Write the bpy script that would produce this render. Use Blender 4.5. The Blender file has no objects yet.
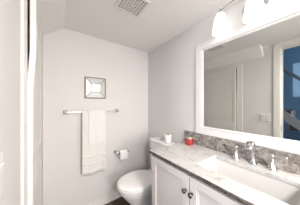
import bpy, bmesh, math, random
from mathutils import Vector, Matrix
random.seed(4)
S = bpy.context.scene
C = S.collection
PI = math.pi

# ------------------------------------------------------------------ camera, world, exposure
cd = bpy.data.cameras.new('camera'); cam = bpy.data.objects.new('camera', cd); C.objects.link(cam)
cam.location = (0, 0, 1.27); cam.rotation_euler = (PI/2, 0, -math.radians(35.9))
cd.sensor_width = 36; cd.lens = 124.4/300*36; cd.shift_y = 0.005; cd.clip_start = 0.02
S.camera = cam
W = bpy.data.worlds.new('world'); S.world = W; W.use_nodes = True
W.node_tree.nodes['Background'].inputs[0].default_value = (0.75, 0.87, 1.0, 1)
W.node_tree.nodes['Background'].inputs[1].default_value = 0.6
S.view_settings.view_transform = 'Standard'; S.view_settings.look = 'None'
S.view_settings.gamma = 1; S.view_settings.use_curve_mapping = False
S.view_settings.exposure = 1.2
BULB = 0.03        # watts of each vanity bulb
SHADE = 0.34       # emission of the glowing glass shades
HALL = 19.0       # added fill light from an unseen pane in the stair hall
CEILING_FILL = 17.0  # power of the fill lamp added on the unseen near ceiling
BACK = 20.0        # added fill light from an unseen pane behind the camera

R, D, L, B = 1.135, 1.62, -0.136, -3.00     # mirror wall, far wall, door wall, wall behind
H = 2.085

# ------------------------------------------------------------------ materials
def mat(name, col, rough=0.5, metal=0.0, bump=0.0, bscale=200, var=0.0, vscale=6, coat=0.0, sheen=0.0, spec=0.5):
    m = bpy.data.materials.new(name); m.use_nodes = True
    n = m.node_tree.nodes; l = m.node_tree.links; p = n['Principled BSDF']
    p.inputs['Base Color'].default_value = (*col, 1); p.inputs['Roughness'].default_value = rough
    p.inputs['Metallic'].default_value = metal; p.inputs['Coat Weight'].default_value = coat
    p.inputs['Sheen Weight'].default_value = sheen; p.inputs['Specular IOR Level'].default_value = spec
    tc = n.new('ShaderNodeTexCoord')
    nz = n.new('ShaderNodeTexNoise'); nz.inputs['Scale'].default_value = vscale; nz.inputs['Detail'].default_value = 4
    l.new(tc.outputs['Object'], nz.inputs['Vector'])
    mx = n.new('ShaderNodeMix'); mx.data_type = 'RGBA'
    mx.inputs[6].default_value = (*[c*(1-var) for c in col], 1); mx.inputs[7].default_value = (*[min(1, c*(1+var)) for c in col], 1)
    l.new(nz.outputs['Fac'], mx.inputs[0]); l.new(mx.outputs[2], p.inputs['Base Color'])
    if bump:
        b = n.new('ShaderNodeTexNoise'); b.inputs['Scale'].default_value = bscale; b.inputs['Detail'].default_value = 3
        l.new(tc.outputs['Object'], b.inputs['Vector'])
        bp = n.new('ShaderNodeBump'); bp.inputs['Strength'].default_value = bump; bp.inputs['Distance'].default_value = 0.002
        l.new(b.outputs['Fac'], bp.inputs['Height']); l.new(bp.outputs[0], p.inputs['Normal'])
    return m

def emis(name, col, strength):
    m = bpy.data.materials.new(name); m.use_nodes = True
    p = m.node_tree.nodes['Principled BSDF']
    p.inputs['Base Color'].default_value = (*col, 1); p.inputs['Roughness'].default_value = 0.3
    p.inputs['Emission Color'].default_value = (*col, 1); p.inputs['Emission Strength'].default_value = strength
    return m

def granite(name, pale, mid, dark, lo, hi, speck=1.0, scale=1.0, rough=0.22, bump=0.0):
    m = bpy.data.materials.new(name); m.use_nodes = True
    n = m.node_tree.nodes; l = m.node_tree.links; p = n['Principled BSDF']
    p.inputs['Roughness'].default_value = rough
    tc = n.new('ShaderNodeTexCoord')
    mp = n.new('ShaderNodeMapping'); mp.inputs['Rotation'].default_value = (0.3, 0.2, 0.75)
    mp.inputs['Scale'].default_value = (1.6, 1.0, 1.6)
    l.new(tc.outputs['Object'], mp.inputs[0])
    a = n.new('ShaderNodeTexNoise'); a.inputs['Scale'].default_value = 9*scale; a.inputs['Detail'].default_value = 8
    a.inputs['Roughness'].default_value = 0.65; a.inputs['Distortion'].default_value = 1.3
    b = n.new('ShaderNodeTexNoise'); b.inputs['Scale'].default_value = 70*scale; b.inputs['Detail'].default_value = 4
    l.new(mp.outputs[0], a.inputs['Vector']); l.new(mp.outputs[0], b.inputs['Vector'])
    ad = n.new('ShaderNodeMath'); ad.operation = 'MULTIPLY_ADD'; ad.inputs[1].default_value = 0.35*speck
    l.new(b.outputs['Fac'], ad.inputs[0]); l.new(a.outputs['Fac'], ad.inputs[2])
    cr = n.new('ShaderNodeValToRGB'); l.new(ad.outputs[0], cr.inputs[0])
    e = cr.color_ramp.elements; e[0].position = lo; e[0].color = (*dark, 1); e[1].position = hi; e[1].color = (*pale, 1)
    k = e.new((lo+hi)/2); k.color = (*mid, 1)
    l.new(cr.outputs[0], p.inputs['Base Color'])
    if bump:
        bp = n.new('ShaderNodeBump'); bp.inputs['Strength'].default_value = bump; bp.inputs['Distance'].default_value = 0.004
        l.new(b.outputs['Fac'], bp.inputs['Height']); l.new(bp.outputs[0], p.inputs['Normal'])
    return m

def woodfloor():
    m = bpy.data.materials.new('dark_wood_floor'); m.use_nodes = True
    n = m.node_tree.nodes; l = m.node_tree.links; p = n['Principled BSDF']
    tc = n.new('ShaderNodeTexCoord'); br = n.new('ShaderNodeTexBrick')
    br.inputs['Color1'].default_value = (0.075, 0.045, 0.033, 1); br.inputs['Color2'].default_value = (0.12, 0.075, 0.055, 1)
    br.inputs['Mortar'].default_value = (0.02, 0.012, 0.01, 1); br.inputs['Scale'].default_value = 1
    br.inputs['Brick Width'].default_value = 0.9; br.inputs['Row Height'].default_value = 0.12; br.inputs['Mortar Size'].default_value = 0.002
    l.new(tc.outputs['Object'], br.inputs['Vector'])
    mp = n.new('ShaderNodeMapping'); mp.inputs['Scale'].default_value = (3, 45, 1); l.new(tc.outputs['Object'], mp.inputs[0])
    nz = n.new('ShaderNodeTexNoise'); nz.inputs['Scale'].default_value = 2; nz.inputs['Detail'].default_value = 6
    l.new(mp.outputs[0], nz.inputs['Vector'])
    mx = n.new('ShaderNodeMix'); mx.data_type = 'RGBA'; mx.blend_type = 'MULTIPLY'; mx.inputs[0].default_value = 0.6
    l.new(br.outputs[0], mx.inputs[6]); l.new(nz.outputs['Color'], mx.inputs[7])
    l.new(mx.outputs[2], p.inputs['Base Color']); p.inputs['Roughness'].default_value = 0.4
    return m

def towelmat(name, col):
    m = mat(name, col, 0.95, sheen=0.3)
    n = m.node_tree.nodes; l = m.node_tree.links; p = n['Principled BSDF']
    tc = n.new('ShaderNodeTexCoord'); v = n.new('ShaderNodeTexVoronoi'); v.inputs['Scale'].default_value = 260
    l.new(tc.outputs['Object'], v.inputs['Vector'])
    bp = n.new('ShaderNodeBump'); bp.inputs['Strength'].default_value = 0.5; bp.inputs['Distance'].default_value = 0.002
    l.new(v.outputs['Distance'], bp.inputs['Height']); l.new(bp.outputs[0], p.inputs['Normal'])
    return m

WALL = mat('warm_grey_wall_paint', (0.73, 0.71, 0.695), 0.6, bump=0.08, bscale=350, var=0.015)
CEIL = mat('grey_ceiling_paint', (0.91, 0.885, 0.865), 0.8, bump=0.08, bscale=350, var=0.015)
TRIM = mat('white_trim_paint', (0.79, 0.765, 0.73), 0.32, var=0.01)
DOOR = mat('white_door_paint', (0.79, 0.765, 0.73), 0.28, var=0.01)
CAB = mat('white_cabinet_paint', (0.81, 0.77, 0.745), 0.35, var=0.01)
FRAME = mat('white_mirror_frame_paint', (0.77, 0.755, 0.74), 0.5, var=0.01)
MIRROR = mat('mirror_silvering', (0.645, 0.655, 0.635), 0.0, 1.0)
BEVELGLASS = mat('bevelled_mirror_glass', (0.60, 0.615, 0.60), 0.42, 0.75)
CHAMP = mat('champagne_metal', (0.27, 0.225, 0.18), 0.5, 0.3, var=0.1)
CHROME = mat('polished_chrome', (0.58, 0.58, 0.585), 0.07, 1.0)
SATIN = mat('satin_chrome', (0.46, 0.455, 0.45), 0.3, 0.8)
POST = mat('grey_nickel', (0.22, 0.21, 0.20), 0.35, 0.7)
NICKEL = mat('brushed_nickel', (0.50, 0.48, 0.46), 0.25, 1.0)
PEWTER = mat('dark_pewter', (0.16, 0.14, 0.13), 0.22, 1.0)
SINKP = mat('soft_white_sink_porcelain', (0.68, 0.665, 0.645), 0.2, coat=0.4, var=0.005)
PORC = mat('white_porcelain', (0.93, 0.92, 0.905), 0.12, coat=0.5, var=0.005)
SEAT = mat('white_seat_plastic', (0.94, 0.93, 0.915), 0.22, var=0.005)
PAPER = mat('toilet_paper', (0.90, 0.89, 0.87), 0.95, bump=0.2, bscale=300)
CARD = mat('brown_cardboard', (0.36, 0.27, 0.20), 0.9)
TOWEL = towelmat('ivory_terry', (0.78, 0.755, 0.725))
TOWEL2 = towelmat('white_terry', (0.83, 0.81, 0.79))
RED = mat('red_glaze', (0.40, 0.018, 0.018), 0.18, coat=0.6, var=0.05)
TIN = mat('pale_tin_lid', (0.50, 0.45, 0.40), 0.35, 0.6)
PLASTIC = mat('white_switch_plastic', (0.80, 0.78, 0.75), 0.35)
DARKSLOT = mat('dark_vent_inside', (0.17, 0.14, 0.12), 0.9)
VENT = mat('cream_vent_plastic', (0.80, 0.775, 0.74), 0.5)
FLOOR = woodfloor()
GTOP = granite('granite_lit', (0.64, 0.625, 0.61), (0.54, 0.525, 0.51), (0.34, 0.325, 0.315), 0.46, 0.80, 1.2)  # counter stone with the bright top light put into its colour
GSPLASH = granite('granite_shaded', (0.44, 0.40, 0.37), (0.20, 0.175, 0.155), (0.045, 0.035, 0.03), 0.48, 0.86, 1.2, 1.5)  # same stone painted darker for the grazing light on the backsplash
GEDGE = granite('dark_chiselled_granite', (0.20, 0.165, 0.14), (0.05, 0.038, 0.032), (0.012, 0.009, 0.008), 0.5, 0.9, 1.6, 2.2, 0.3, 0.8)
BLUE = mat('blue_hall_paint', (0.24, 0.41, 0.58), 0.7, var=0.02)
GREYWOOD = mat('grey_stair_paint', (0.26, 0.27, 0.29), 0.5, var=0.04)
RAIL = mat('slate_grey_rail_paint', (0.13, 0.15, 0.18), 0.5)
DARKWOOD = mat('dark_stair_wood', (0.05, 0.045, 0.045), 0.4)
CLOSET = mat('closet_unlit_dark', (0.10, 0.09, 0.08), 0.9)  # closet walls coloured dark to stand for the unlit interior
FILLGLASS = emis('hall_fill_glass', (0.45, 0.68, 0.95), 0.9)  # glow of the added pane in the hall
SHADEM = emis('frosted_glowing_glass', (1.0, 0.97, 0.93), SHADE)

# ------------------------------------------------------------------ helpers
def box(bm, x0, x1, y0, y1, z0, z1):
    v = [bm.verts.new(p) for p in ((x0,y0,z0),(x1,y0,z0),(x1,y1,z0),(x0,y1,z0),(x0,y0,z1),(x1,y0,z1),(x1,y1,z1),(x0,y1,z1))]
    for f in ((0,3,2,1),(4,5,6,7),(0,1,5,4),(1,2,6,5),(2,3,7,6),(3,0,4,7)): bm.faces.new([v[i] for i in f])
    return v
def prism(bm, pts, axis, a, b):
    """extrude a 2-D outline along an axis (0 x, 1 y, 2 z) from a to b"""
    def P(p, t):
        return {0: (t, p[0], p[1]), 1: (p[0], t, p[1]), 2: (p[0], p[1], t)}[axis]
    lo = [bm.verts.new(P(p, a)) for p in pts]; hi = [bm.verts.new(P(p, b)) for p in pts]
    n = len(pts); bm.faces.new(lo[::-1]); bm.faces.new(hi)
    for i in range(n): bm.faces.new((lo[i], lo[(i+1) % n], hi[(i+1) % n], hi[i]))
def loft(bm, rings, cap0=True, cap1=True):
    vs = [[bm.verts.new(p) for p in r] for r in rings]; n = len(vs[0])
    for a, b in zip(vs, vs[1:]):
        for i in range(n): bm.faces.new((a[i], a[(i+1) % n], b[(i+1) % n], b[i]))
    if cap0: bm.faces.new(vs[0][::-1])
    if cap1: bm.faces.new(vs[-1])
def lathe(bm, prof, c=(0,0,0), axis=(0,0,1), n=28, cap0=True, cap1=True):
    q = Vector(axis).normalized().to_track_quat('Z', 'Y'); c = Vector(c)
    loft(bm, [[c + q @ Vector((r*math.cos(2*PI*i/n), r*math.sin(2*PI*i/n), z)) for i in range(n)] for r, z in prof], cap0, cap1)
def tube(bm, pts, rad, n=12):
    pts = [Vector(p) for p in pts]; rings = []
    if not hasattr(rad, '__len__'): rad = [rad]*len(pts)
    up = Vector((0.013, 0.021, 1)).normalized()
    for i, p in enumerate(pts):
        t = (pts[min(i+1, len(pts)-1)] - pts[max(i-1, 0)]).normalized()
        s = t.cross(up)
        if s.length < 0.1: s = t.cross(Vector((1, 0, 0)))
        s.normalize(); u = s.cross(t).normalized()
        rings.append([p + rad[i]*(math.cos(2*PI*k/n)*s + math.sin(2*PI*k/n)*u) for k in range(n)])
    loft(bm, rings)
def obj(name, bm, m, parent=None, bevel=0.0, smooth=False, seg=2, sub=0):
    bmesh.ops.recalc_face_normals(bm, faces=bm.faces)
    me = bpy.data.meshes.new(name); bm.to_mesh(me); bm.free()
    me.materials.append(m)
    o = bpy.data.objects.new(name, me); C.objects.link(o)
    if smooth:
        for p in me.polygons: p.use_smooth = True
    if bevel:
        b = o.modifiers.new('bevel', 'BEVEL'); b.width = bevel; b.segments = seg; b.limit_method = 'ANGLE'; b.angle_limit = 0.6
    if sub:
        s = o.modifiers.new('sub', 'SUBSURF'); s.levels = sub; s.render_levels = sub
    if parent is not None:
        o.parent = parent
        l = Vector((0, 0, 0)); p = parent
        while p is not None: l += p.location; p = p.parent
        o.location = -l
    return o
def bx(name, b, m, parent=None, bevel=0.0, seg=2):
    bm = bmesh.new(); box(bm, *b); return obj(name, bm, m, parent, bevel, seg=seg)
def thing(name, label, cat, loc, group=None):
    o = bpy.data.objects.new(name, None); C.objects.link(o); o.location = loc; o.empty_display_size = 0.05
    o['label'] = label; o['category'] = cat
    if group: o['group'] = group
    return o
def tag(o, label, cat, group=None):
    o['label'] = label; o['category'] = cat
    if group: o['group'] = group
    return o
def struct(o, label=None):
    o['kind'] = 'structure'
    if label: o['label'] = label
    return o
def area(name, loc, rot, sx, sy, power, col):
    l = bpy.data.lights.new(name, 'AREA'); l.shape = 'RECTANGLE'; l.size = sx; l.size_y = sy; l.energy = power; l.color = col
    o = bpy.data.objects.new(name, l); C.objects.link(o); o.location = loc; o.rotation_euler = rot
    return o

# ------------------------------------------------------------------ room shell
T = 0.10
HB, HY0, HY1, HZ = -2.4, -1.6, 2.3, 2.9          # stair hall extents
OY0, OY1, OZ = -0.50, 0.340, 2.04                # doorway from the hall
CY0, CY1, CZ = 0.83, 1.352, 1.88                  # closet door opening
struct(bx('floor', (L-T, R+T, B-T, D+T, -0.08, 0), FLOOR))
struct(bx('ceiling', (L-T, R+T, B-T, D+T, H, H+0.08), CEIL))
struct(bx('wall_far', (L-T, R+T, D, D+T, 0, H), WALL))
struct(bx('wall_right', (R, R+T, B-T, D, 0, H), WALL))
bm = bmesh.new(); KX0, KX1, KZ0, KZ1 = 0.0, 1.0, 0.90, 1.95
box(bm, L-T, KX0, B-T, B, 0, H); box(bm, KX1, R, B-T, B, 0, H); box(bm, KX0, KX1, B-T, B, 0, KZ0); box(bm, KX0, KX1, B-T, B, KZ1, H)
struct(obj('wall_back', bm, WALL))
struct(bx('back_fill_pane', (KX0, KX1, B-0.09, B-0.08, KZ0, KZ1), emis('back_fill_glass', (0.95, 0.97, 1.0), 1.0)))  # added glowing pane, out of view, goes with the fill light
area('back_fill_light', ((KX0+KX1)/2, B-0.06, (KZ0+KZ1)/2), (PI/2, 0, 0), KX1-KX0, KZ1-KZ0, BACK, (1.0, 0.97, 0.94))  # fill light added to even out the room from behind
bm = bmesh.new()
box(bm, L-T, L, B, OY0, 0, H); box(bm, L-T, L, OY0, OY1, OZ, H); box(bm, L-T, L, OY1, CY0, 0, H)
box(bm, L-T, L, CY0, CY1, CZ, H); box(bm, L-T, L, CY1, D, 0, H)
struct(obj('wall_left', bm, WALL))
# sloped underside of the stair above, with its upright end
bm = bmesh.new(); prism(bm, [(0.036, H), (L, H), (L, 1.954)], 1, 0.50, D)
struct(obj('ceiling', bm, CEIL), 'sloped strip of ceiling over the closet door')
# baseboards
def base(name, b, ax):
    return struct(bx(name, b, TRIM, bevel=0.004))
base('baseboard_far', (L+0.001, R-0.001, D-0.013, D, 0, 0.075), 0)
base('baseboard_right', (R-0.013, R, 0.886, D-0.014, 0, 0.075), 1)
base('baseboard_left', (L, L+0.0095, 0.392, 0.750, 0, 0.075), 1)
base('baseboard_back', (L+0.001, R-0.001, B, B+0.013, 0, 0.075), 0)
# closet door casing
bm = bmesh.new()
box(bm, L, L+0.010, 0.752, CY0, 0, CZ+0.065); box(bm, L, L+0.010, CY1, CY1+0.07, 0, CZ+0.065); box(bm, L, L+0.010, CY0, CY1, CZ, CZ+0.065)
struct(obj('trim_1', bm, TRIM, bevel=0.002), 'white casing round the closet door')
# closet behind
bm = bmesh.new()
box(bm, L-0.72, L-0.70, CY0-0.1, CY1+0.1, 0, CZ+0.1); box(bm, L-0.70, L-T, CY0-0.1, CY0-0.08, 0, CZ+0.1)
box(bm, L-0.70, L-T, CY1+0.08, CY1+0.1, 0, CZ+0.1); box(bm, L-0.70, L-T, CY0-0.08, CY1+0.08, CZ+0.08, CZ+0.1); box(bm, L-0.70, L-T, CY0-0.08, CY1+0.08, -0.02, 0)
struct(obj('wall_closet', bm, CLOSET))
# closet door leaf, a little ajar, hinged at its far edge
dr = thing('door_1', 'white two-panel closet door standing slightly ajar', 'door', (0, 0, 0)); dr['kind'] = 'structure'; del dr['category']
DT = 0.024; DW = CY1-0.008-(CY0+0.006)
def door_leaf(bm):
    box(bm, -DT+0.007, -0.008, 0.01, DW-0.01, 0.012, CZ-0.012)      # core behind the panels
    fr = 0.046
    for y0, y1, z0, z1 in ((0, fr, 0.008, CZ-0.006), (DW-fr, DW, 0.008, CZ-0.006), (fr, DW-fr, 0.008, 0.20), (fr, DW-fr, CZ-0.13, CZ-0.006), (fr, DW-fr, 0.84, 0.974)):
        box(bm, -DT, 0, y0, y1, z0, z1)
    for z0, z1 in ((0.222, 0.818), (0.996, CZ-0.152)):
        box(bm, -DT+0.001, -0.001, fr+0.022, DW-fr-0.022, z0, z1)
    return bm
hinge = Vector((L+0.012, CY1-0.008, 0)); ang = math.radians(1.7)
lf = bmesh.new(); door_leaf(lf)
for z in (1.32, 1.38, 1.43, 1.48, 1.54, 1.60):
    bmesh.ops.bisect_plane(lf, geom=lf.verts[:]+lf.edges[:]+lf.faces[:], plane_co=(0, 0, z), plane_no=(0, 0, 1))
for v in lf.verts:                                   # the leaf is slightly warped: its top corner stands off the jamb
    q = max(0.0, min(1.0, (v.co.z-1.32)/0.22)); v.co.x += 0.013*q*(1-v.co.y/DW)
M = Matrix.Translation(hinge) @ Matrix.Rotation(ang, 4, 'Z') @ Matrix.Translation((0, -DW, 0))
lf.transform(M); obj('door_leaf', lf, DOOR, dr, bevel=0.003)
kb = bmesh.new(); kp = M @ Vector((0, 0.045, 0.90)); ax = (M.to_3x3() @ Vector((1, 0, 0)))
lathe(kb, [(0.026, 0), (0.026, 0.006), (0.010, 0.010), (0.010, 0.030), (0.024, 0.040), (0.026, 0.052), (0.018, 0.062)], kp, ax, 20)

kb.free()

# doorway jamb and casing
bm = bmesh.new()
box(bm, L-T-0.01, L+0.003, OY1-0.018, OY1, 0, OZ); box(bm, L-T-0.01, L+0.003, OY0, OY0+0.018, 0, OZ); box(bm, L-T-0.01, L+0.003, OY0+0.018, OY1-0.018, OZ-0.018, OZ)
box(bm, L-T+0.02, L-T+0.05, OY1-0.030, OY1-0.018, 0, OZ-0.018); box(bm, L-T+0.02, L-T+0.05, OY0+0.018, OY1-0.018, OZ-0.030, OZ-0.018)
box(bm, L+0.003, L+0.016, OY1-0.012, OY1+0.050, 0, H-0.001); box(bm, L+0.003, L+0.016, OY0-0.055, OY0+0.012, 0, H-0.001); box(bm, L+0.003, L+0.016, OY0+0.012, OY1-0.012, OZ-0.01, H-0.001)
tr = struct(obj('trim_2', bm, TRIM, bevel=0.002), 'white casing round the doorway to the blue hall')
bm = bmesh.new(); box(bm, L-0.035, L-0.006, OY1-0.0195, OY1-0.0185, 0.91, 0.985)
obj('strike_plate', bm, PEWTER, tr)

# stair hall beyond the doorway
struct(bx('floor', (HB, L-T, HY0, HY1, -0.08, 0), FLOOR), 'dark wood floor of the hall')
WY0, WY1, WZ0, WZ1 = -1.25, -0.30, 0.75, 2.25
bm = bmesh.new()
box(bm, HB-T, HB, HY0, WY0, 0, HZ); box(bm, HB-T, HB, WY1, HY1, 0, HZ); box(bm, HB-T, HB, WY0, WY1, 0, WZ0); box(bm, HB-T, HB, WY0, WY1, WZ1, HZ)
box(bm, HB-T, L-T, HY0-T, HY0, 0, HZ); box(bm, HB-T, L-T, HY1, HY1+T, 0, HZ)
struct(obj('wall_hall', bm, BLUE))
struct(bx('ceiling', (HB-T, L-T, HY0-T, HY1+T, HZ, HZ+0.08), CEIL), 'hall ceiling')
bm = bmesh.new(); box(bm, L-T-0.012, L-T, HY0, HY1, H, HZ); box(bm, L-T-0.012, L-T, HY0, OY0-0.06, 0, H)
struct(obj('wall_hall', bm, BLUE))
wn = struct(bx('hall_fill_pane', (HB-0.06, HB-0.05, WY0, WY1, WZ0, WZ1), FILLGLASS))  # added pane, out of view, for light through the doorway
bm = bmesh.new()
for y in (WY0+0.02, WY1-0.02, (WY0+WY1)/2): box(bm, HB-0.045, HB-0.01, y-0.02, y+0.02, WZ0, WZ1)
for z in (WZ0+0.02, WZ1-0.02): box(bm, HB-0.04, HB-0.015, WY0+0.04, WY1-0.04, z-0.02, z+0.02)
obj('hall_fill_frame', bm, TRIM, wn)
# staircase with its balustrade, climbing towards +y
SX = -1.1
st = thing('staircase', 'grey hall staircase seen through the mirrored doorway', 'staircase', (SX, 0, 0))
k = 1.0; z_at = lambda y: 1.159 + (y-0.412)*k
bm = bmesh.new(); ya, yb = -0.70, 1.35
prism(bm, [(ya, max(0.02, z_at(ya)-0.30)), (yb, z_at(yb)-0.34), (yb, z_at(yb)), (ya, z_at(ya))], 0, SX-0.02, SX+0.02)
obj('stringer', bm, GREYWOOD, st, bevel=0.004)
bm = bmesh.new()
n = 10
for i in range(n):
    y = ya + i*(yb-ya)/n; z = z_at(y)-0.05
    box(bm, SX-0.72, SX-0.02, y, y+(yb-ya)/n+0.02, max(z-0.02,0.03), z+0.12)
obj('steps', bm, DARKWOOD, st, bevel=0.004)
bm = bmesh.new(); prism(bm, [(ya, z_at(ya)+0.70), (yb, z_at(yb)+0.70), (yb, z_at(yb)+0.76), (ya, z_at(ya)+0.78)], 0, SX-0.03, SX+0.03)
obj('handrail', bm, RAIL, st, bevel=0.008)
for y in (-0.45, -0.30, -0.15, 0.0, 0.15, 0.48, 0.63, 0.78, 0.93, 1.08):
    bm = bmesh.new(); lathe(bm, [(0.008, z_at(y)), (0.008, z_at(y)+0.2), (0.014, z_at(y)+0.26), (0.008, z_at(y)+0.32), (0.008, z_at(y)+0.70)], (SX, y, 0), n=10)
    obj('baluster', bm, DARKWOOD, st, smooth=True)
bm = bmesh.new(); box(bm, SX-0.04, SX+0.04, ya-0.07, ya, 0.001, z_at(ya)+0.95); box(bm, SX-0.05, SX+0.05, ya-0.08, ya+0.01, z_at(ya)+0.95, z_at(ya)+0.98)
obj('newel_post', bm, GREYWOOD, st, bevel=0.006)

# added hall fill light, then the pale window in the mirror
area('hall_fill_light', (HB+0.03, -0.775, 1.5), (0, -PI/2, 0), 1.45, 0.9, HALL, (0.98, 0.98, 1.0))  # added light shining through the doorway onto the mirror wall
bx('window_2', (HB+0.001, HB+0.006, 0.0, 0.417, 1.45, 2.26), emis('pale_blue_daylit_glass', (0.30, 0.47, 0.68), 0.30))['kind'] = 'structure'

# ------------------------------------------------------------------ framed mirror
mY0, mY1, mZ0, mZ1, fw = -0.255, 0.750, 0.978, 1.861, 0.077
mr = thing('wall_mirror', 'large mirror in a wide white frame above the vanity', 'mirror', (R, 0.25, mZ0))
bm = bmesh.new()
prof = [(0, 0.002), (0, 0.020), (0.006, 0.024), (0.058, 0.024), (0.060, 0.012), (0.064, 0.012), (0.066, 0.020), (0.071, 0.020), (fw, 0.010), (fw, 0.002)]
rings = []
for (sy, sz) in ((0, 0), (1, 0), (1, 1), (0, 1)):
    ring = []
    for d, h in prof:
        y = mY0+d if sy == 0 else mY1-d; z = mZ0+d if sz == 0 else mZ1-d
        ring.append(bm.verts.new((R-h, y, z)))
    rings.append(ring)
for i in range(4):
    a, b = rings[i], rings[(i+1) % 4]
    for j in range(len(prof)): bm.faces.new((a[j], a[(j+1) % len(prof)], b[(j+1) % len(prof)], b[j]))
obj('mirror_frame', bm, FRAME, mr)
bx('mirror_glass', (R-0.009, R-0.003, mY0+fw-0.004, mY1-fw+0.004, mZ0+fw-0.004, mZ1-fw+0.004), MIRROR, mr)

# ------------------------------------------------------------------ vanity light
vY, vX = 0.271, 1.062
vl = thing('vanity_light', 'nickel vanity light with two glowing white glass shades above the mirror', 'wall light', (R, vY, 1.98))
bm = bmesh.new(); lathe(bm, [(0.075, 0), (0.075, 0.004), (0.068, 0.008), (0.020, 0.010)], (R, vY+0.012, 1.966), (-1, 0, 0), 32)
obj('wall_plate', bm, CHROME, vl, smooth=False, bevel=0.002)
bm = bmesh.new(); tube(bm, [(R-0.006, vY+0.012, 2.015), (R-0.03, vY+0.005, 2.042), (vX+0.012, vY, 2.060), (vX, vY, 2.062)], 0.005)
obj('support_arm', bm, NICKEL, vl, smooth=True)
bm = bmesh.new()
SPC = 0.217; bz = lambda y: 2.062-0.030*((y-vY)/SPC)**2
tube(bm, [(vX, vY+SPC*(-0.35+1.38*i/40), bz(vY+SPC*(-0.35+1.38*i/40))) for i in range(41)], 0.0048)
obj('curved_bar', bm, NICKEL, vl, smooth=True)
def shade(y):
    zt = bz(y)-0.003
    top = 2.018
    b = bmesh.new(); lathe(b, [(0.004, zt), (0.004, top+0.006), (0.013, top+0.004), (0.013, top-0.003), (0.020, top-0.006), (0.020, top-0.012)], (vX, y, 0), n=20)
    f = obj('shade_fitter', b, NICKEL, vl, smooth=True)
    b = bmesh.new(); lathe(b, [(0.0045, zt+0.002), (0.004, zt+0.008), (0.007, zt+0.011), (0.007, zt+0.018), (0.003, zt+0.021)], (vX, y, 0), n=14)
    obj('finial', b, NICKEL, f, smooth=True)
    b = bmesh.new(); h = top-1.853
    prof = [(0.017, 0), (0.027, -0.05*h), (0.037, -0.16*h), (0.045, -0.33*h), (0.051, -0.55*h), (0.057, -0.80*h), (0.060, -h)]
    inn = [(r-0.003, z+0.0) for r, z in prof[::-1]]
    lathe(b, [(r, top-0.004+z) for r, z in prof+inn], (vX, y, 0), n=36, cap0=False, cap1=False)
    obj('glass_shade', b, SHADEM, vl, smooth=True)
    l = bpy.data.lights.new('bulb_light', 'POINT'); l.energy = BULB; l.color = (1.0, 0.95, 0.89); l.shadow_soft_size = 0.045
    o = bpy.data.objects.new('bulb_light', l); C.objects.link(o); o.location = (vX, y, 1.90)
for y in (vY+SPC, vY): shade(y)

# ------------------------------------------------------------------ ceiling vent
vt = thing('ceiling_vent', 'square cream exhaust fan grille on the ceiling', 'vent', (0.477, 0.905, H))
x0, x1, y0, y1 = 0.365, 0.588, 0.795, 1.012
bm = bmesh.new(); w = 0.022
for b in ((x0, x1, y0, y0+w), (x0, x1, y1-w, y1), (x0, x0+w, y0+w, y1-w), (x1-w, x1, y0+w, y1-w)): box(bm, *b, H-0.014, H)
obj('vent_frame', bm, VENT, vt, bevel=0.004)
bx('vent_backing', (x0+w, x1-w, y0+w, y1-w, H-0.003, H-0.0005), DARKSLOT, vt)
bm = bmesh.new()
nb = 8
for i in range(1, nb):
    x = x0+w+(x1-x0-2*w)*i/nb; box(bm, x-0.0042, x+0.0042, y0+w, y1-w, H-0.012, H-0.006)
for i in range(1, nb):
    y = y0+w+(y1-y0-2*w)*i/nb; box(bm, x0+w, x1-w, y-0.0042, y+0.0042, H-0.010, H-0.005)
cx, cy = (x0+x1)/2, (y0+y1)/2
obj('vent_grid', bm, VENT, vt)
bm = bmesh.new(); lathe(bm, [(0.014, 0), (0.014, 0.004), (0.010, 0.006)], (cx, cy, H-0.011), (0, 0, -1), 20)
obj('vent_hub', bm, VENT, vt)
area('ceiling_fill_lamp', (0.40, -0.70, H-0.02), (0, 0, 0), 0.30, 0.30, CEILING_FILL, (1.0, 0.96, 0.92))  # unseen lamp added to fill the room from above
cl = thing('ceiling_fill_panel', 'flat square white fill panel added on the unseen near end of the ceiling', 'fill light', (0.40, -0.70, H))
bx('fill_base', (0.23, 0.57, -0.87, -0.53, H-0.015, H), TRIM, cl, bevel=0.004)

# ------------------------------------------------------------------ vanity cabinet
vx0, vx1, vy0, vy1 = 0.660, R-0.001, -0.285, 0.882
va = thing('vanity_cabinet', 'white shaker vanity cabinet below the granite countertop', 'cabinet', (0.9, 0.3, 0))
bm = bmesh.new()
t = 0.016
box(bm, vx0, vx1, vy1-t, vy1, 0.0, 0.836); box(bm, vx0, vx1, vy0, vy0+t, 0.0, 0.836)          # sides
box(bm, vx0+0.02, vx1, vy0+t, vy1-t, 0.09, 0.106); box(bm, vx1-0.01, vx1, vy0+t, vy1-t, 0.106, 0.836)
box(bm, vx0+0.05, vx0+0.06, vy0+t, vy1-t, 0.0, 0.09)                                        # toe kick
for y0_, y1_ in ((vy1-t-0.016, vy1-t), (0.463, 0.492), (0.070, 0.100), (vy0+t, vy0+t+0.016)): box(bm, vx0, vx0+0.018, y0_, y1_, 0.09, 0.836)
box(bm, vx0, vx0+0.018, vy0+t, vy1-t, 0.800, 0.836)
obj('cabinet_body', bm, CAB, va, bevel=0.0015)
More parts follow.
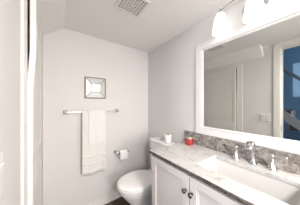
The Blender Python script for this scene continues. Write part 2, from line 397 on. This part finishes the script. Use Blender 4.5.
def cab_door(ya, yb, knob_y):
    b = bmesh.new(); xf, xb = 0.642, 0.659; z0, z1 = 0.105, 0.826; f = 0.048
    box(b, xf, xb, ya, ya+f, z0, z1); box(b, xf, xb, yb-f, yb, z0, z1)
    box(b, xf, xb, ya+f, yb-f, z0, z0+f); box(b, xf, xb, ya+f, yb-f, z1-f, z1)
    box(b, xf+0.010, xb-0.001, ya+f, yb-f, z0+f, z1-f)
    w_ = 0.008
    for q in ((ya+f, ya+f+w_, z0+f, z1-f), (yb-f-w_, yb-f, z0+f, z1-f), (ya+f+w_, yb-f-w_, z0+f, z0+f+w_), (ya+f+w_, yb-f-w_, z1-f-w_, z1-f)): box(b, xf+0.005, xb-0.003, *q)
    d = obj('door', b, CAB, va, bevel=0.0015)
    kb = bmesh.new(); lathe(kb, [(0.009, 0), (0.009, 0.002), (0.005, 0.004), (0.0048, 0.012), (0.011, 0.017), (0.0145, 0.022), (0.0145, 0.026), (0.009, 0.031), (0.003, 0.033)], (xf, knob_y, 0.731), (-1, 0, 0), 20)
    obj('knob', kb, PEWTER, d, smooth=True)
cab_door(0.4805, 0.862, 0.502); cab_door(0.0900, 0.4745, 0.455); cab_door(-0.266, 0.084, 0.062)

# ------------------------------------------------------------------ countertop with the sink cut-out
ct = thing('countertop', 'granite countertop, pale from light put into its colour, with a dark rough front edge', 'countertop', (0.9, 0.3, 0.838))
cx0, cx1, cy0, cy1, cz0, cz1 = 0.638, R-0.001, -0.315, 0.896, 0.838, 0.860
sx0, sx1, sy0, sy1 = 0.758, 1.008, 0.050, 0.506
def rrect(x0, x1, y0, y1, r, n=6):
    o = []
    for cx_, cy_, a0 in ((x1-r, y1-r, 0), (x0+r, y1-r, PI/2), (x0+r, y0+r, PI), (x1-r, y0+r, 1.5*PI)):
        for i in range(n+1):
            a = a0+PI/2*i/n; o.append((cx_+r*math.cos(a), cy_+r*math.sin(a)))
    return o
def plate_hole(bm, outer, hole, z0, z1):
    n = len(hole)
    T_, B_, TO, BO = ([bm.verts.new((*p, z)) for p in q] for q, z in ((hole, z1), (hole, z0), (outer, z1), (outer, z0)))
    for i in range(n):
        j = (i+1) % n
        bm.faces.new((TO[i], TO[j], T_[j], T_[i])); bm.faces.new((B_[i], B_[j], BO[j], BO[i]))
        bm.faces.new((T_[i], T_[j], B_[j], B_[i])); bm.faces.new((BO[i], BO[j], TO[j], TO[i]))
hole = rrect(sx0, sx1, sy0, sy1, 0.022)
outer = rrect(cx0+0.004, cx1, cy0+0.004, cy1-0.004, 0.0005)
bm = bmesh.new(); plate_hole(bm, outer, hole, cz0, cz1)
obj('slab', bm, GTOP, ct)
bm = bmesh.new()
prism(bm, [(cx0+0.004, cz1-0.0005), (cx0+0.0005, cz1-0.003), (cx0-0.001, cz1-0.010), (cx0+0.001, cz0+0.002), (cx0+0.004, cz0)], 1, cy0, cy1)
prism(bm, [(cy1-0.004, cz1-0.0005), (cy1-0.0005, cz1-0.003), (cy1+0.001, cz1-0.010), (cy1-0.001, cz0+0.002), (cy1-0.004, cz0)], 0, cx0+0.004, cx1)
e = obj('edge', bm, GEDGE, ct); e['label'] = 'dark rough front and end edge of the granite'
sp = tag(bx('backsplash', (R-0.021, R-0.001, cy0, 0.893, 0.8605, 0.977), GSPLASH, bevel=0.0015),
         'brown-grey granite backsplash strip, shade put into its colour, between mirror frame and countertop', 'backsplash')
# sink
sk = thing('sink', 'white rectangular undermount sink set in the granite', 'sink', (0.88, 0.28, 0.70))
bm = bmesh.new()
e1 = 0.004
secs = [(-0.012, 0.8375, 0.03), (-e1, 0.8375, 0.024), (-e1+0.001, 0.830, 0.024), (0.012, 0.74, 0.03), (0.030, 0.712, 0.04), (0.06, 0.704, 0.03)]
secs2 = [(0.06, 0.694, 0.03), (0.022, 0.702, 0.04), (0.002, 0.735, 0.03), (-0.012, 0.828, 0.03), (-0.012, 0.8375, 0.03)]
loft(bm, [[(*p, z) for p in rrect(sx0+d, sx1-d, sy0+d, sy1-d, r)] for d, z, r in secs], cap0=False)
obj('basin', bm, SINKP, sk, smooth=True)
bm = bmesh.new(); lathe(bm, [(0.022, 0), (0.022, 0.003), (0.016, 0.004), (0.014, 0.002)], (0.90, 0.278, 0.7042)); obj('drain', bm, CHROME, sk, smooth=True)

# ------------------------------------------------------------------ faucet (spout and two lever handles)
fc = thing('faucet', 'chrome faucet with curved spout and two lever handles behind the sink', 'faucet', (1.07, 0.278, 0.8605))
bm = bmesh.new(); lathe(bm, [(0.024, 0), (0.024, 0.006), (0.018, 0.012), (0.0145, 0.030), (0.013, 0.034)], (1.075, 0.278, 0.8605)); obj('spout_base', bm, CHROME, fc, smooth=True)
def flat_sweep(bm, pts, ws, hs, n=16):
    pts = [Vector(p) for p in pts]; rings = []
    for i, p in enumerate(pts):
        t_ = (pts[min(i+1, len(pts)-1)]-pts[max(i-1, 0)]).normalized(); s = Vector((0, 1, 0)); u = t_.cross(s).normalized()
        rings.append([p + s*ws[i]*math.cos(2*PI*k/n) + u*hs[i]*math.sin(2*PI*k/n) for k in range(n)])
    loft(bm, rings)
bm = bmesh.new()
flat_sweep(bm, [(1.075, 0.278, 0.892), (1.080, 0.278, 0.925), (1.078, 0.278, 0.965), (1.068, 0.278, 0.995), (1.045, 0.278, 1.014), (1.012, 0.278, 1.012), (0.985, 0.278, 0.992), (0.975, 0.278, 0.975)],
           [0.012, 0.011, 0.012, 0.015, 0.018, 0.020, 0.019, 0.017], [0.012, 0.010, 0.009, 0.009, 0.009, 0.009, 0.009, 0.008])
obj('spout_neck', bm, CHROME, fc, smooth=True)
def handle(y, side, label):
    b = bmesh.new(); lathe(b, [(0.025, 0), (0.025, 0.004), (0.021, 0.010), (0.0145, 0.035), (0.0105, 0.065), (0.0095, 0.080), (0.012, 0.086), (0.012, 0.094), (0.006, 0.100)], (1.068, y, 0.8605), n=24)
    f = obj('handle', b, CHROME, fc, smooth=True)
    b = bmesh.new(); tube(b, [(1.068, y-side*0.018, 0.952), (1.068, y, 0.951), (1.064, y+side*0.030, 0.949), (1.060, y+side*0.058, 0.953), (1.058, y+side*0.068, 0.956)], [0.0045, 0.0065, 0.0055, 0.0048, 0.0056], 14)
    obj('lever', b, CHROME, f, smooth=True)
handle(0.378, 1, 'chrome faucet lever handle nearer the red candle jar')
handle(0.182, -1, 'chrome faucet lever handle farther from the red candle jar')

# ------------------------------------------------------------------ red candle jar
cj = thing('candle_jar', 'small red candle jar with pale lid on the counter corner', 'candle jar', (1.062, 0.79, 0.8605))
bm = bmesh.new(); lathe(bm, [(0.036, 0), (0.0385, 0.004), (0.0390, 0.030), (0.0385, 0.058), (0.0370, 0.063)], (1.062, 0.79, 0.8605), n=36); obj('jar_body', bm, RED, cj, smooth=True, bevel=0.001)
bm = bmesh.new(); lathe(bm, [(0.0375, 0.0632), (0.0385, 0.066), (0.0385, 0.075), (0.036, 0.078), (0.020, 0.079)], (1.062, 0.79, 0.8605), n=36); obj('lid', bm, TIN, cj, smooth=True)
bm = bmesh.new(); tube(bm, [(1.062-0.024, 0.79+0.030, 0.916), (1.062-0.034, 0.79+0.042, 0.914), (1.062-0.036, 0.79+0.045, 0.902), (1.062-0.026, 0.79+0.033, 0.892)], 0.004, 10)
obj('handle', bm, RED, cj, smooth=True)

# ------------------------------------------------------------------ toilet
TY = 1.205
tl = thing('toilet', 'white two-piece toilet between the vanity and the towel wall', 'toilet', (0.8, TY, 0))
def egg(x0, x1, hw, z, n=40, back=0.62, sq=0.75):
    """outline pointing to -x: elliptical front, squarer back"""
    xm = x0+(x1-x0)*0.52; o = []
    for i in range(n):
        a = 2*PI*i/n; c, s = math.cos(a), math.sin(a)
        if c < 0: x = xm+(xm-x0)*c; y = hw*s
        else:
            x = xm+(x1-xm)*(abs(c)**sq); y = hw*(1-(1-back)*abs(c)**2.2)*math.copysign(abs(s)**sq, s)
        o.append((x, TY+y, z))
    return o
bm = bmesh.new()
rings = [egg(0.640, 1.02, 0.098, 0.0), egg(0.636, 1.02, 0.100, 0.012), egg(0.650, 1.02, 0.090, 0.06), egg(0.640, 1.03, 0.090, 0.14), egg(0.590, 1.04, 0.108, 0.22),
         egg(0.530, 1.05, 0.140, 0.30, back=0.7), egg(0.492, 1.06, 0.160, 0.352, back=0.75), egg(0.484, 1.06, 0.166, 0.385, back=0.8), egg(0.488, 1.06, 0.164, 0.398, back=0.8)]
loft(bm, rings); obj('bowl', bm, PORC, tl, smooth=True)
bm = bmesh.new()
loft(bm, [egg(0.480, 0.918, 0.172, 0.3995), egg(0.474, 0.922, 0.176, 0.403), egg(0.474, 0.922, 0.176, 0.414), egg(0.480, 0.920, 0.172, 0.4165)])
obj('seat', bm, SEAT, tl, smooth=True)
bm = bmesh.new()
loft(bm, [egg(0.480, 0.920, 0.172, 0.4195), egg(0.472, 0.924, 0.177, 0.423), egg(0.472, 0.924, 0.177, 0.432), egg(0.480, 0.920, 0.170, 0.439), egg(0.52, 0.905, 0.140, 0.4435), egg(0.60, 0.85, 0.08, 0.446)])
obj('seat_lid', bm, SEAT, tl, smooth=True)
for s in (-1, 1):
    bm = bmesh.new(); lathe(bm, [(0.012, 0), (0.012, 0.05), (0.009, 0.054)], (0.936, TY+s*0.075-0.027, 0.428), (0, 1, 0), 16); obj('hinge', bm, SEAT, tl, smooth=True)
bm = bmesh.new(); TX0, TX1 = 0.992, 1.126
loft(bm, [[(x, y, z) for x, y in rrect(TX0+d, TX1, TY-0.165+d, TY+0.165-d, 0.022)] for d, z in ((0.012, 0.399), (0.004, 0.42), (0.0, 0.52), (0.0, 0.774))])
obj('tank', bm, PORC, tl, smooth=False, bevel=0.003)
bm = bmesh.new()
loft(bm, [[(x, y, z) for x, y in rrect(TX0-0.012+d, TX1+0.002-d*0.3, TY-0.177+d, TY+0.177-d, 0.022)] for d, z in ((0.008, 0.7745), (0.0, 0.779), (0.0, 0.798), (0.003, 0.804), (0.010, 0.807))])
obj('tank_lid', bm, PORC, tl, bevel=0.002)
bm = bmesh.new(); lathe(bm, [(0.020, 0), (0.020, 0.004), (0.016, 0.006)], (1.058, 1.220, 0.8072)); b_ = obj('flush_button', bm, NICKEL, tl, smooth=True)

def paper_roll(bm, c, axis, r, w_, rc=0.020):
    q = Vector(axis)
    lathe(bm, [(rc, 0), (r-0.002, 0), (r, 0.002), (r, w_-0.002), (r-0.002, w_), (rc, w_), (rc, 0)], c, axis, 32, False, False)
tr_ = thing('toilet_roll', 'spare toilet paper roll standing upright on the toilet tank', 'toilet roll', (1.06, 1.095, 0.8075))
bm = bmesh.new(); paper_roll(bm, (1.060, 1.095, 0.8078), (0, 0, 1), 0.044, 0.092); obj('paper', bm, PAPER, tr_)
bm = bmesh.new(); lathe(bm, [(0.0198, 0), (0.0198, 0.0925), (0.0188, 0.0925), (0.0188, 0.001)], (1.060, 1.095, 0.8078), n=24, cap0=True, cap1=True); obj('cardboard_core', bm, CARD, tr_)

# ------------------------------------------------------------------ towel bar and towels
bY, bZ = D-0.060, 1.182
tb = thing('towel_bar', 'chrome towel bar with square posts on the far wall', 'towel bar', (0.33, D, bZ))
bm = bmesh.new(); box(bm, 0.046, 0.612, bY-0.006, bY+0.006, bZ-0.006, bZ+0.006); obj('bar', bm, SATIN, tb, bevel=0.001)
for x in (0.046, 0.612):
    bm = bmesh.new(); box(bm, x-0.020, x+0.020, D-0.010, D-0.0003, bZ-0.020, bZ+0.020); p = obj('wall_mount', bm, POST, tb, bevel=0.002)
    bm = bmesh.new(); box(bm, x-0.011, x+0.011, bY-0.011, D-0.010, bZ-0.011, bZ+0.011); obj('post', bm, POST, p, bevel=0.0015)

def towel(name, label, m, x0, x1, zf, zb, rad, th, bands, seed, tilt=0.0, parent=None):
    rnd = random.Random(seed); ph = rnd.random()*6
    prof = []      # (y offset, z) of the mid surface: front fall -> over the bar -> back fall
    nf = 44
    for i in range(nf): 
        t_ = i/nf; z = zf+(bZ-zf)*t_; prof.append((-rad-0.004*(1-t_), z, 1-t_))
    for i in range(9):
        a = PI*i/8; prof.append((-rad*math.cos(a), bZ+rad*math.sin(a), 0))
    for i in range(1, 20):
        t_ = i/19; prof.append((rad, bZ-(bZ-zb)*t_, 0))
    bm = bmesh.new(); nx = 26; grid = []
    for (dy, z, dn) in prof:
        row = []
        for j in range(nx+1):
            u = j/nx; x = x0+(x1-x0)*u
            wv = 0.0045*dn*math.sin(2*PI*(1.6*u)+ph)+0.0025*dn*math.sin(2*PI*3.4*u+ph*2)
            zz = z+tilt*(u-0.5)*dn
            if bands and dn > 0:
                for q in range(bands):
                    zc_ = zf+0.035+q*0.026; wv -= 0.0065*math.exp(-((z-zc_)/0.006)**2)
            zz += 0.006*dn*math.sin(PI*2*u*1.3+ph)
            row.append(bm.verts.new((x+0.004*dn*(u-0.5), bY+dy+wv, zz)))
        grid.append(row)
    for a, b in zip(grid, grid[1:]):
        for j in range(nx): bm.faces.new((a[j], a[j+1], b[j+1], b[j]))
    o = obj(name, bm, m, smooth=True)
    s = o.modifiers.new('thickness', 'SOLIDIFY'); s.thickness = th; s.offset = 0
    b = o.modifiers.new('soft', 'BEVEL'); b.width = th*0.35; b.segments = 2; b.limit_method = 'ANGLE'
    return tag(o, label, 'towel')
towel('bath_towel', 'long ivory bath towel hanging on the bar behind the hand towel', TOWEL, 0.199, 0.452, 0.478, 0.62, 0.0125, 0.008, 7, 3, tilt=-0.012)
towel('hand_towel', 'short white hand towel folded over the long towel on the bar', TOWEL2, 0.262, 0.448, 0.812, 0.86, 0.0225, 0.008, 0, 8)

# ------------------------------------------------------------------ wall art (bevelled mirror tile)
ax0, ax1, az0, az1 = 0.231, 0.470, 1.336, 1.590
wa = thing('wall_art', 'small square mirrored wall decoration with champagne edging above the towel bar', 'wall art', (0.35, D, az0))
bx('backing', (ax0, ax1, D-0.016, D-0.0005, az0, az1), CHAMP, wa, bevel=0.001)
cxm, czm = (ax0+ax1)/2, (az0+az1)/2; ih = 0.052; oh = (ax1-ax0)/2-0.008; ov = (az1-az0)/2-0.008
yo, yi = D-0.017, D-0.030
O = [(cxm-oh, czm-ov), (cxm+oh, czm-ov), (cxm+oh, czm+ov), (cxm-oh, czm+ov)]
I = [(cxm-ih, czm-ih), (cxm+ih, czm-ih), (cxm+ih, czm+ih), (cxm-ih, czm+ih)]
for k_ in range(4):
    j = (k_+1) % 4; bm = bmesh.new()
    f = [(O[k_][0], yo, O[k_][1]), (O[j][0], yo, O[j][1]), (I[j][0], yi, I[j][1]), (I[k_][0], yi, I[k_][1])]
    a = [bm.verts.new(p) for p in f]; b = [bm.verts.new((p[0], D-0.0162, p[2])) for p in f]
    bm.faces.new(a); bm.faces.new(b[::-1])
    for q in range(4): bm.faces.new((a[q], b[q], b[(q+1) % 4], a[(q+1) % 4]))
    obj('mirror_facet', bm, BEVELGLASS, wa)
bm = bmesh.new(); box(bm, cxm-ih, cxm+ih, yi-0.003, yi, czm-ih, czm+ih); obj('centre_mirror', bm, BEVELGLASS, wa)
bm = bmesh.new()
for k_ in range(4):
    tube(bm, [(O[k_][0], yo-0.001, O[k_][1]), (I[k_][0], yi-0.001, I[k_][1])], 0.0036, 8)
    j = (k_+1) % 4; tube(bm, [(I[k_][0], yi-0.003, I[k_][1]), (I[j][0], yi-0.003, I[j][1])], 0.0036, 8)
    tube(bm, [(O[k_][0], yo-0.001, O[k_][1]), (O[j][0], yo-0.001, O[j][1])], 0.0040, 8)
obj('edging', bm, CHAMP, wa)

# ------------------------------------------------------------------ paper holder on the far wall
hz = 0.632
ph_ = thing('paper_holder', 'chrome toilet paper holder on the wall beside the toilet', 'toilet paper holder', (0.675, D, hz))
for x in (0.600, 0.752):
    bm = bmesh.new(); lathe(bm, [(0.020, 0.0003), (0.020, 0.006), (0.009, 0.010), (0.008, 0.062), (0.0125, 0.066), (0.0125, 0.082), (0.006, 0.086)], (x, D, hz), (0, -1, 0), 20)
    obj('post', bm, CHROME, ph_, smooth=True)
bm = bmesh.new(); tube(bm, [(0.606, D-0.074, hz), (0.746, D-0.074, hz)], 0.0065); obj('spindle', bm, CHROME, ph_, smooth=True)
rr = thing('toilet_roll', 'part-used toilet paper roll on the chrome wall holder', 'toilet roll', (0.675, D-0.074, hz))
bm = bmesh.new(); paper_roll(bm, (0.626, D-0.074, hz-0.010), (1, 0, 0), 0.042, 0.100)
box(bm, 0.627, 0.725, D-0.1165, D-0.1155, hz-0.075, hz-0.010)
obj('paper', bm, PAPER, rr)
bm = bmesh.new(); lathe(bm, [(0.0198, 0), (0.0198, 0.1005), (0.0188, 0.1005), (0.0188, 0), (0.0198, 0)], (0.6258, D-0.074, hz-0.010), (1, 0, 0), 24, False, False); obj('cardboard_core', bm, CARD, rr)

# ------------------------------------------------------------------ switch plate by the doorway
sw = thing('switch_plate', 'white double switch plate between closet and hall doorway', 'light switch', (L, 0.475, 1.075))
bx('plate', (L+0.0002, L+0.006, 0.417, 0.531, 1.018, 1.136), PLASTIC, sw, bevel=0.0025)
for y in (0.451, 0.497):
    bm = bmesh.new(); prism(bm, [(L+0.006, 1.045), (L+0.008, 1.045), (L+0.013, 1.109), (L+0.006, 1.109)], 1, y-0.0165, y+0.0165)
    obj('rocker', bm, PLASTIC, sw, bevel=0.001)
